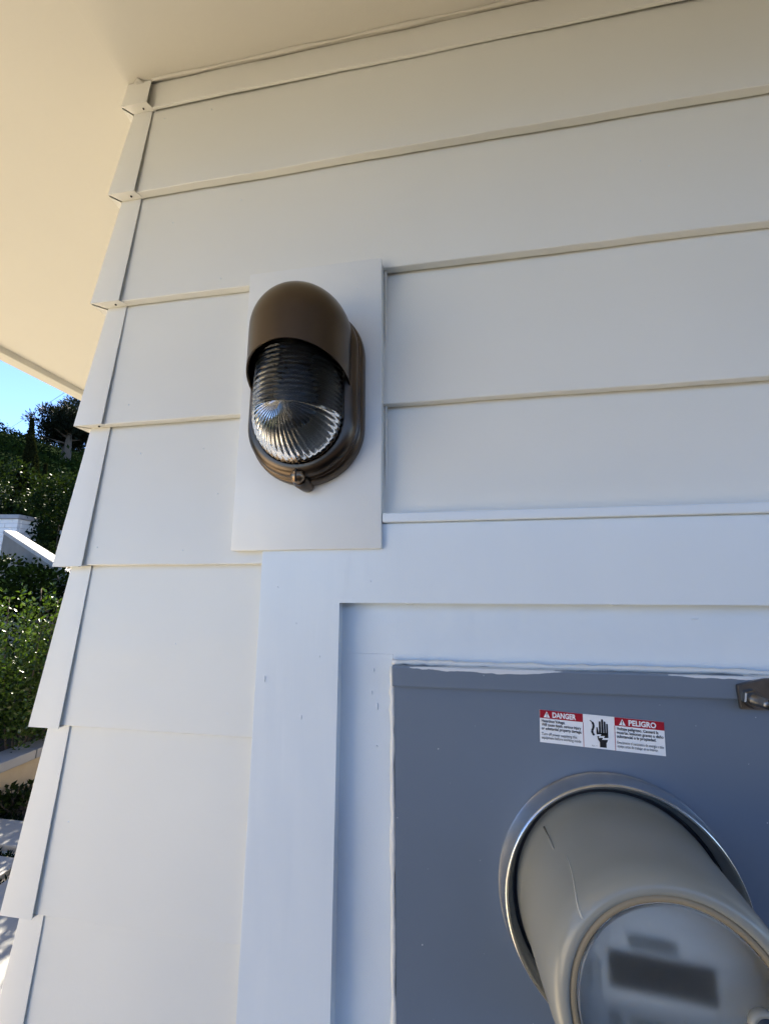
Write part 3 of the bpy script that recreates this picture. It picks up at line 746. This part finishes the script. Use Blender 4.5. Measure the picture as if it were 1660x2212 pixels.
# unseen tall hedge, added to keep low sky off the upper house wall
hg = thing('hedge', (6.0, -8.6, 0), 'unseen tall dark hedge added to block low sky in front of the house', 'hedge')
box('sky_block_core', -1.6, 15.0, -9.4, -8.3, 0.0, 2.95, M_SOIL, hg)
n_ = 14000
fx = RG.uniform(-1.7, 15.1, n_); fz = RG.uniform(0.05, 3.05, n_); fy = -8.28 + RG.uniform(-.05, .12, n_)
k_ = RG.uniform(0, 1, n_) < .15; fz = np.where(k_, 2.95 + RG.uniform(0, .12, n_), fz); fy = np.where(k_, RG.uniform(-9.4, -8.2, n_), fy)
leaves('foliage', np.stack([fx, fy, fz], 1), RG.normal(size=(n_, 3)) * .6 + (0, .6, .3), RG.uniform(.06, .12, n_), .03, M_SCRUB, hg)
def twig_shrub(name, base, height, spread, nst, label, cat='shrub', m=M_LEAF, leaf=0.03, per=60, group=None, lean=(0, 0)):
    root = thing(name, base, label, cat, group)
    P = []; D = []; base = Vector(base); rg = random.Random(hash((round(base.x, 2), nst)) % 9999)
    stem_done = 0; stems_v = []
    for s in range(nst):
        a = rg.uniform(0, 2 * math.pi); rr = spread * math.sqrt(rg.random()); h = height * rg.uniform(.45, 1.0) * (1 - .35 * (rr / spread) ** 2)
        top = base + Vector((math.cos(a) * rr + lean[0] * h, math.sin(a) * rr + lean[1] * h, h)); st = base + Vector((math.cos(a) * rr * .25, math.sin(a) * rr * .25, 0))
        mid = (st + top) / 2 + Vector((math.cos(a), math.sin(a), 0)) * spread * .12
        pts = [st * (1 - f) ** 2 + mid * 2 * f * (1 - f) + top * f * f for f in [i / 8 for i in range(9)]]
        if stem_done < 14: stems_v.append(pts); stem_done += 1
        for i in range(per):
            f = rg.uniform(.12, 1.0) ** .75
            k = min(7, int(f * 8)); p = pts[k].lerp(pts[k + 1], f * 8 - k); d = (pts[k + 1] - pts[k]).normalized()
            b = rg.uniform(0, 2 * math.pi); out = Vector((math.cos(b), math.sin(b), 0))
            P.append(p + out * rg.uniform(0, .05 if f < .85 else .012)); D.append(d * rg.uniform(.3, .9) + out * rg.uniform(.4, 1.0))
    n = len(P)
    leaves('foliage', np.array([tuple(p) for p in P]), np.array([tuple(d) for d in D]), RG.uniform(.75, 1.2, n) * leaf, RG.uniform(.8, 1.2, n) * leaf * .26, m, root)
    for pts in stems_v:
        add('stem', tube_mesh('stem', pts, [.008 * (1 - .08 * i) for i in range(9)], 6), M_BARK, root, True)
    return root

# ------------------------------------------------------------------ planter and near garden
PLX = -2.90
planter = thing('planter_wall', (PLX - .1, 2.6, 0), 'low beige stucco planter wall with grey capstones', 'planter')
box('wall', PLX - .18, PLX - .02, 0.9, 6.0, 0.0, 0.228, M_STUCCO, planter, .004)
for i in range(6):
    box('capstone', PLX - .225, PLX + .012, 0.9 + i * .85, 0.9 + i * .85 + .842, 0.23, 0.30, M_BLUESTONE, planter, .006)
soil = box('planting_bed', -5.2, PLX - .18, 0.9, 6.0, 0.0, 0.22, M_SOIL); tag(soil, kind='structure')
p = at(45, 1560, 3.25)
twig_shrub('privet_shrub', (p.x, p.y, .2), 1.50, .46, 130, 'glossy green privet shrub growing behind the planter capstones', leaf=.040, per=80)
p = at(-30, 1500, 3.6)
twig_shrub('privet_shrub', (p.x - .2, p.y, .2), 1.15, .45, 50, 'dark shrub crowding behind the tall privet in the planter', leaf=.034, per=50)
for i, (u, v, t, lb) in enumerate([(8, 1752, 2.78, 'small leafy plant at the foot of the beige planter wall'), (34, 1765, 2.80, 'low green plant between planter wall and paving, beside another')]):
    p = at(u, v, t); twig_shrub('ground_plant', (p.x, p.y, 0), .16, .14, 14, lb, 'plant', M_LEAF2, .05, 10)
st_ = thing('added_shade_tree', (-2.4, 3.7, 0.01), 'unseen bay tree added to shade the paving beside the house', 'tree')  # tree added out of view so its crown shades the visible slabs
add('trunk', tube_mesh('trunk', [(-2.4, 3.7, 0), (-2.37, 3.68, .8), (-2.43, 3.7, 1.6), (-2.4, 3.7, 2.3)], [.06, .05, .04, .015], 8), M_BARK, st_, True)
n_ = 5200; v_ = RG.normal(size=(n_, 3)); v_ /= np.linalg.norm(v_, axis=1, keepdims=True)
leaves('crown', np.array([-2.4, 3.7, 1.95]) + v_ * (RG.uniform(.1, 1, n_) ** .45 * (1 + .2 * np.sin(v_[:, 0] * 7) * np.cos(v_[:, 2] * 6)))[:, None] * np.array([.85, .85, .85]), v_ + RG.normal(size=(n_, 3)) * .6, RG.uniform(.07, .12, n_), .02, M_LEAF2, st_)
# dark ground cover growing in the joints of the paving
P = []
for _ in range(5200):
    if random.random() < .6: P.append((random.uniform(-2.9, -.4), random.choice((1.91, 1.06, .21, 2.22, 2.26)) + random.gauss(0, .016), .004))
    else: P.append((random.choice((-2.02, -1.22, -2.83)) + random.gauss(0, .014), random.uniform(-1.4, 2.1), .004))
P = np.array(P); D = RG.normal(size=(len(P), 3)) * .5 + (0, 0, .8)
g = leaves('ground_cover', P, D, RG.uniform(.02, .05, len(P)), .007, M_SCRUB, None); tag(g, 'dark green ground cover growing in the paving joints', 'ground cover', kind='stuff')
strip = box('planting_strip', PLX - .02, -2.0, 2.19, 2.75, 0.0, 0.012, M_SOIL); tag(strip, kind='structure')

# ------------------------------------------------------------------ stair wall, brick piers
stair = thing('stair_wall', tuple(at(75, 1262, 5.1)), 'sloping grey concrete stair wall with pale coping slabs', 'stair wall')
A = at(10, 1145, 5.9); B = at(132, 1224, 4.5); dirv = (B - A); B2 = A + dirv * 1.5
nrm = Vector((-dirv.y, dirv.x, 0)).normalized()
if nrm.dot(A - CAM) < 0: nrm = -nrm
def sloped(name, P, Q, off0, off1, up0, bottom, m, parent, bev=.004):
    bm = bmesh.new(); vs_ = []
    for X in (P, Q):
        for o_ in (off0, off1):
            q_ = X + nrm * o_
            vs_.append((bm.verts.new((q_.x, q_.y, q_.z + up0)), bm.verts.new((q_.x, q_.y, bottom if bottom is not None else q_.z + up0 - .055))))
    (a0, a1), (b0, b1), (c0, c1), (d0, d1) = vs_
    for f in ((a0, b0, d0, c0), (a1, c1, d1, b1), (a0, c0, c1, a1), (b0, b1, d1, d0), (a0, a1, b1, b0), (c0, d0, d1, c1)): bm.faces.new(f)
    if bev: bmesh.ops.bevel(bm, geom=bm.edges[:], offset=bev, segments=2, affect='EDGES')
    return add(name, bm_mesh(name, bm), m, parent)
sloped('wall', A, B2, 0.0, .12, -.056, 0.0, M_CONC, stair)
for i in range(7):
    sloped('coping_slab', A + dirv * (i * 1.5 / 7 + .003), A + dirv * ((i + 1) * 1.5 / 7 - .003), -.012, .135, 0.0, None, M_CONCCAP, stair)
cp = [at(95 + 35 * math.cos(R(a)) , 1270 - 45 * math.sin(R(a)), 4.1) for a in range(20, 181, 16)]
tag(add('black_cable', tube_mesh('black_cable', cp, .006, 6), M_WIRE, None, True), 'thin black cable arching in front of the concrete stair wall', 'cable')

def brick_pier(u0, u1, v_top, t, wide_left, label):
    P0 = at(u0, v_top, t); P1 = at(u1, v_top, t)
    d = Vector((P1.x - P0.x, P1.y - P0.y, 0)); Lh = d.length; d.normalize(); back = Vector((-d.y, d.x, 0))
    if back.dot(P0 - CAM) < 0: back = -back
    zt = (P0.z + P1.z) / 2
    rt = thing('brick_pier', (P0.x, P0.y, 0), label, 'garden wall', 'white brick piers beside the garden stairs')
    def bx(name, a0, a1, b0, b1, z0, z1, m, bev):
        bm = box_bm(a0, a1, b0, b1, z0, z1, bev, 1)
        for v in bm.verts: v.co = Vector((P0.x, P0.y, 0)) + d * v.co.x + back * v.co.y + Vector((0, 0, v.co.z))
        return add(name, bm_mesh(name, bm), m, rt)
    bx('core', .012, Lh - .012, .012, .40, 0, zt - .07, M_MORTAR, 0)
    bx('capstone', -.03, Lh + .03, -.03, .44, zt - .07, zt, M_BLUESTONE, .006)
    z = zt - .07 - .075; row = 0
    while z > .9:
        x = 0.0 if row % 2 else -.11
        while x < Lh - .02:
            a, b = max(x, 0), min(x + .212, Lh)
            if b - a > .03: bx('brick', a, b, random.uniform(-.004, .004), .05, z + .005, z + .072, M_BRICKW, .004)
            x += .222
        # the end of the pier shows headers
        bx('brick', Lh - .03, Lh + random.uniform(.0, .012), .055 if row % 2 else .052, .39, z + .005, z + .072, M_BRICKW, .004)
        z -= .077; row += 1
brick_pier(-70, 42, 1112, 6.6, True, 'white painted brick pier at the head of the concrete stair wall')
brick_pier(136, 215, 1146, 6.9, False, 'white painted brick pier beyond the stairs beside the house corner')
tr = thing('garden_stairs', tuple(at(100, 1262, 5.4)), 'grey stone steps rising behind the concrete stair wall', 'stairs')
for i in range(6):
    c = A + dirv * (1.3 - i * .2) + nrm * .95; h = c.z - .24
    bm = box_bm(-.55, .55, -.19, .19, max(0, h - .16), h, .008, 1)
    dn = Vector((dirv.x, dirv.y, 0)).normalized()
    for v in bm.verts: v.co = Vector((c.x, c.y, 0)) + nrm * v.co.x + dn * v.co.y + Vector((0, 0, v.co.z))
    add('step', bm_mesh('step', bm), M_BLUESTONE, tr)

# ------------------------------------------------------------------ hedges, cypresses, hill, pine, wires
def hedge(name, u, v, t, rx, rz, nl, label, m=M_LEAF2, leaf=.07, zb_=0.0):
    c = at(u, v, t); root = thing(name, (c.x, c.y, zb_), label, 'bush', 'bushes on the slope behind the brick piers')
    ph = RG.uniform(0, 6.28, nl); cz = RG.uniform(-1, 1, nl); r = RG.uniform(.35, 1.0, nl) ** .4
    lump = 1 + .18 * np.sin(ph * 3 + u) * np.cos(cz * 4 + v) + .12 * np.sin(ph * 7 + cz * 5)
    s = np.sqrt(1 - cz ** 2)
    N_ = np.stack([np.cos(ph) * s, np.sin(ph) * s, cz], 1)
    P = np.array(tuple(c)) + N_ * (r * lump)[:, None] * np.array([rx, rx, rz])
    leaves('foliage', P, N_ + RG.normal(size=(nl, 3)) * .7 + (0, 0, .3), RG.uniform(.7, 1.2, nl) * leaf, leaf * .3, m, root)
    add('stem', tube_mesh('stem', [(c.x, c.y, zb_ - .3), (c.x + .05, c.y, (c.z + zb_) / 2), tuple(c)], [.018, .014, .006], 6), M_BARK, root, True)
hedge('bush', 5, 1062, 8.1, .75, .62, 3200, 'leafy bush with sunlit tips left of the tall cypress', zb_=1.3)
hedge('bush', 132, 1090, 7.4, .50, .55, 2600, 'rounded dark bush between the cypress and the house corner', zb_=1.3)
hedge('bush', 62, 1140, 8.3, .80, .55, 3000, 'low dark bush at the foot of the tall cypress', zb_=1.2, m=M_SCRUB)
hedge('bush', 175, 1150, 7.2, .8, .9, 3000, 'dark bush behind the brick pier beside the house corner', zb_=1.2, m=M_SCRUB)
hedge('bush', 75, 1185, 6.3, .28, .12, 420, 'small sunlit plant above the coping of the stair wall', zb_=1.6, leaf=.05)
hedge('bush', 8, 1235, 4.9, .22, .20, 500, 'pale green plant in front of the concrete stair wall', zb_=1.0, leaf=.05)
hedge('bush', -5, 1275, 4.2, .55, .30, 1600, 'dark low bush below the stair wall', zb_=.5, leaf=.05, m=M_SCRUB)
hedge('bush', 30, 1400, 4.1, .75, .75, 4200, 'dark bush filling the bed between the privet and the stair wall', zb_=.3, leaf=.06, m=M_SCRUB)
hedge('bush', 90, 1268, 3.9, .30, .22, 800, 'dark foliage showing over the top of the privet', zb_=.5, leaf=.05, m=M_SCRUB)

def cypress(u_top, v_top, u_base, t, w, label, nl, zb_=1.2):
    top = at(u_top, v_top, t); bs = at(u_base, 1230, t)
    root = thing('cypress_tree', (bs.x, bs.y, zb_), label, 'cypress tree', 'cypresses on the garden slope')
    H = top.z - zb_
    f = RG.uniform(0, 1, nl) ** .9; ph = RG.uniform(0, 2 * math.pi, nl)
    prof = w * np.clip(np.where(f < .08, f / .08, np.where(f < .35, 1.0, 1.0 - .45 * ((f - .35) / .45))) * np.where(f > .55, np.clip((1 - f) / .45, 0, 1) ** 1.25, 1.0), 0, 1.0) + .012
    prof = prof * (1 + .16 * np.sin(ph * 4 + f * 14) + .12 * np.sin(ph * 2 - f * 31))
    r = prof * RG.uniform(.45, 1, nl) ** .35
    cx = bs.x + (top.x - bs.x) * f; cy = bs.y + (top.y - bs.y) * f
    P = np.stack([cx + np.cos(ph) * r, cy + np.sin(ph) * r, zb_ + .15 + f * (H - .2)], 1)
    D = np.stack([np.cos(ph) * .35, np.sin(ph) * .35, np.full(nl, 1.0)], 1) + RG.normal(size=(nl, 3)) * .22
    k = 220; fs = RG.uniform(0, 1, k)
    P = np.concatenate([P, np.stack([top.x + RG.normal(size=k) * .035 * (1 - fs), top.y + RG.normal(size=k) * .035 * (1 - fs), top.z - .5 + fs * .42], 1)])
    D = np.concatenate([D, RG.normal(size=(k, 3)) * .15 + (0, 0, 1)])
    leaves('crown', P, D, np.concatenate([RG.uniform(.09, .17, nl) * (1 - .62 * f), RG.uniform(.04, .07, k)]), .016, M_CYP, root)
    add('trunk', tube_mesh('trunk', [(bs.x, bs.y, zb_ - .3), (bs.x, bs.y, zb_ + H * .4), (top.x, top.y, zb_ + H * .92)], [.09, .06, .01], 8), M_BARK, root, True)
cypress(70, 903, 64, 8.6, .33, 'tall narrow cypress rising above the white brick piers', 17000)
cypress(99, 1000, 100, 9.4, .12, 'shorter thin cypress right beside the tall one', 5000)
cypress(146, 1095, 150, 7.7, .13, 'small slim cypress close to the house corner', 3000)

# hill
vd = Vector((-.762, .648, 0)); lat = Vector((.648, .762, 0))
def hill_h(s, l):
    base = 1.15 + max(0, s - 8.0) * .357
    crest = 40 + 2 * math.sin(l * .11)
    if s > crest: base = 1.15 + (crest - 8) * .357 + (s - crest) * .02
    z = base + .45 * math.sin(s * .37 + l * .21) * min(1, (s - 8) / 10) + .35 * math.sin(l * .33 + s * .11) * min(1, max(0, s - 8) / 10)
    z -= l * .045 * min(1.5, max(0, s - 8) / 20)
    return z
V = []; F = []; NS, NL = 70, 80
for i in range(NS + 1):
    s = 8 + (i / NS) ** 1.5 * 150
    for j in range(NL + 1):
        l = (-1 + 2 * j / NL) * (14 + s * .75)
        q_ = CAM + vd * s + lat * l
        V.append((q_.x, q_.y, hill_h(s, l) if i else -0.2))
for i in range(NS):
    for j in range(NL): F.append((i * (NL + 1) + j, i * (NL + 1) + j + 1, (i + 1) * (NL + 1) + j + 1, (i + 1) * (NL + 1) + j))
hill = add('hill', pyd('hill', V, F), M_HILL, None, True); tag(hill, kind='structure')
NSC = 60000
s = 9 + RG.uniform(0, 1, NSC) ** 1.3 * 36; l = RG.uniform(-1, 1, NSC) * (4 + s * .22)
cl = np.sin(s * 1.3 + l * .9) + np.sin(l * 1.7 - s * .6) + RG.normal(size=NSC) * .5
hh = np.array([hill_h(a, b) for a, b in zip(s, l)])
P = np.stack([CAM.x + vd.x * s + lat.x * l, CAM.y + vd.y * s + lat.y * l, hh + RG.uniform(0, 1, NSC) ** 1.2 * np.clip(.35 + .28 * cl, .08, 1.1)], 1)
D = RG.normal(size=(NSC, 3)) * .7 + (0, 0, .7)
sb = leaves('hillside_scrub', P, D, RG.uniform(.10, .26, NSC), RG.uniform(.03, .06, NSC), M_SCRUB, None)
tag(sb, 'dark green scrub covering the backlit hillside', 'scrub', kind='stuff')

# pine grove on the ridge by the house corner
def pine(u, v, t, label, nclump, rad, seed):
    rg = random.Random(seed); c = at(u, v, t); g_ = at(u, 1000, t)
    dist = (Vector((c.x, c.y, 0)) - Vector((CAM.x, CAM.y, 0))); s_ = dist.dot(vd); l_ = dist.dot(lat); zg = hill_h(s_, l_)
    root = thing('pine_tree', (c.x, c.y, zg), label, 'pine tree', 'pines on the ridge')
    add('trunk', tube_mesh('trunk', [(c.x + .2, c.y, zg - .5), (c.x + .1, c.y, (zg + c.z) / 2), (c.x, c.y, c.z + rad * .6)], [.22, .16, .04], 8), M_BARK, root, True)
    P = []; D = []
    for k in range(nclump):
        a = rg.uniform(0, 6.28); e = rg.uniform(-.6, 1); r_ = rad * rg.uniform(.35, 1.05)
        q_ = Vector((c.x + math.cos(a) * r_ * math.cos(e), c.y + math.sin(a) * r_ * math.cos(e), c.z + r_ * math.sin(e) * .85))
        if k % 3 == 0: add('branch', tube_mesh('branch', [(c.x + .03, c.y, min(q_.z - .3, c.z + rad * .4)), tuple(q_)], [.06, .015], 5), M_BARK, root, True)
        cr = rg.uniform(.28, .5)
        for i in range(130):
            n = Vector((rg.gauss(0, 1), rg.gauss(0, 1), rg.gauss(0, 1) * .6)).normalized()
            P.append(tuple(q_ + n * cr * rg.random() ** .5)); D.append((n.x, n.y, n.z + .5))
    leaves('crown', np.array(P), np.array(D), RG.uniform(.12, .26, len(P)), .028, M_PINE, root)
pine(150, 925, 21, 'bushy dark pine on the ridge beside the house corner', 70, 1.35, 3)
pine(142, 948, 22, 'lower dark pine in front of the ridge pines', 42, .85, 5)
pine(205, 915, 23, 'tall dark pine on the ridge behind the house corner', 60, 1.6, 8)
for i, (u, v) in enumerate([(163, 985), (170, 990), (177, 985)]): pass
def wire_line(p0, p1, label):
    a = at(p0[0], p0[1], 62); b = at(p1[0], p1[1], 46); d = b - a; a2 = a - d * 1.2; b2 = b + d * 2.0
    pts = [a2.lerp(b2, f / 14) for f in range(15)]
    tag(add('power_line', tube_mesh('power_line', pts, .022, 5), M_WIRE, None, True), label, 'power line', 'power lines crossing above the hill')
wire_line((30, 920), (137, 850), 'highest thin power line crossing the sky above the cypress')
wire_line((78, 922), (160, 876), 'thin power line just under the highest one, over the pines')
wire_line((80, 938), (160, 912), 'lowest thin power line crossing behind the pines')
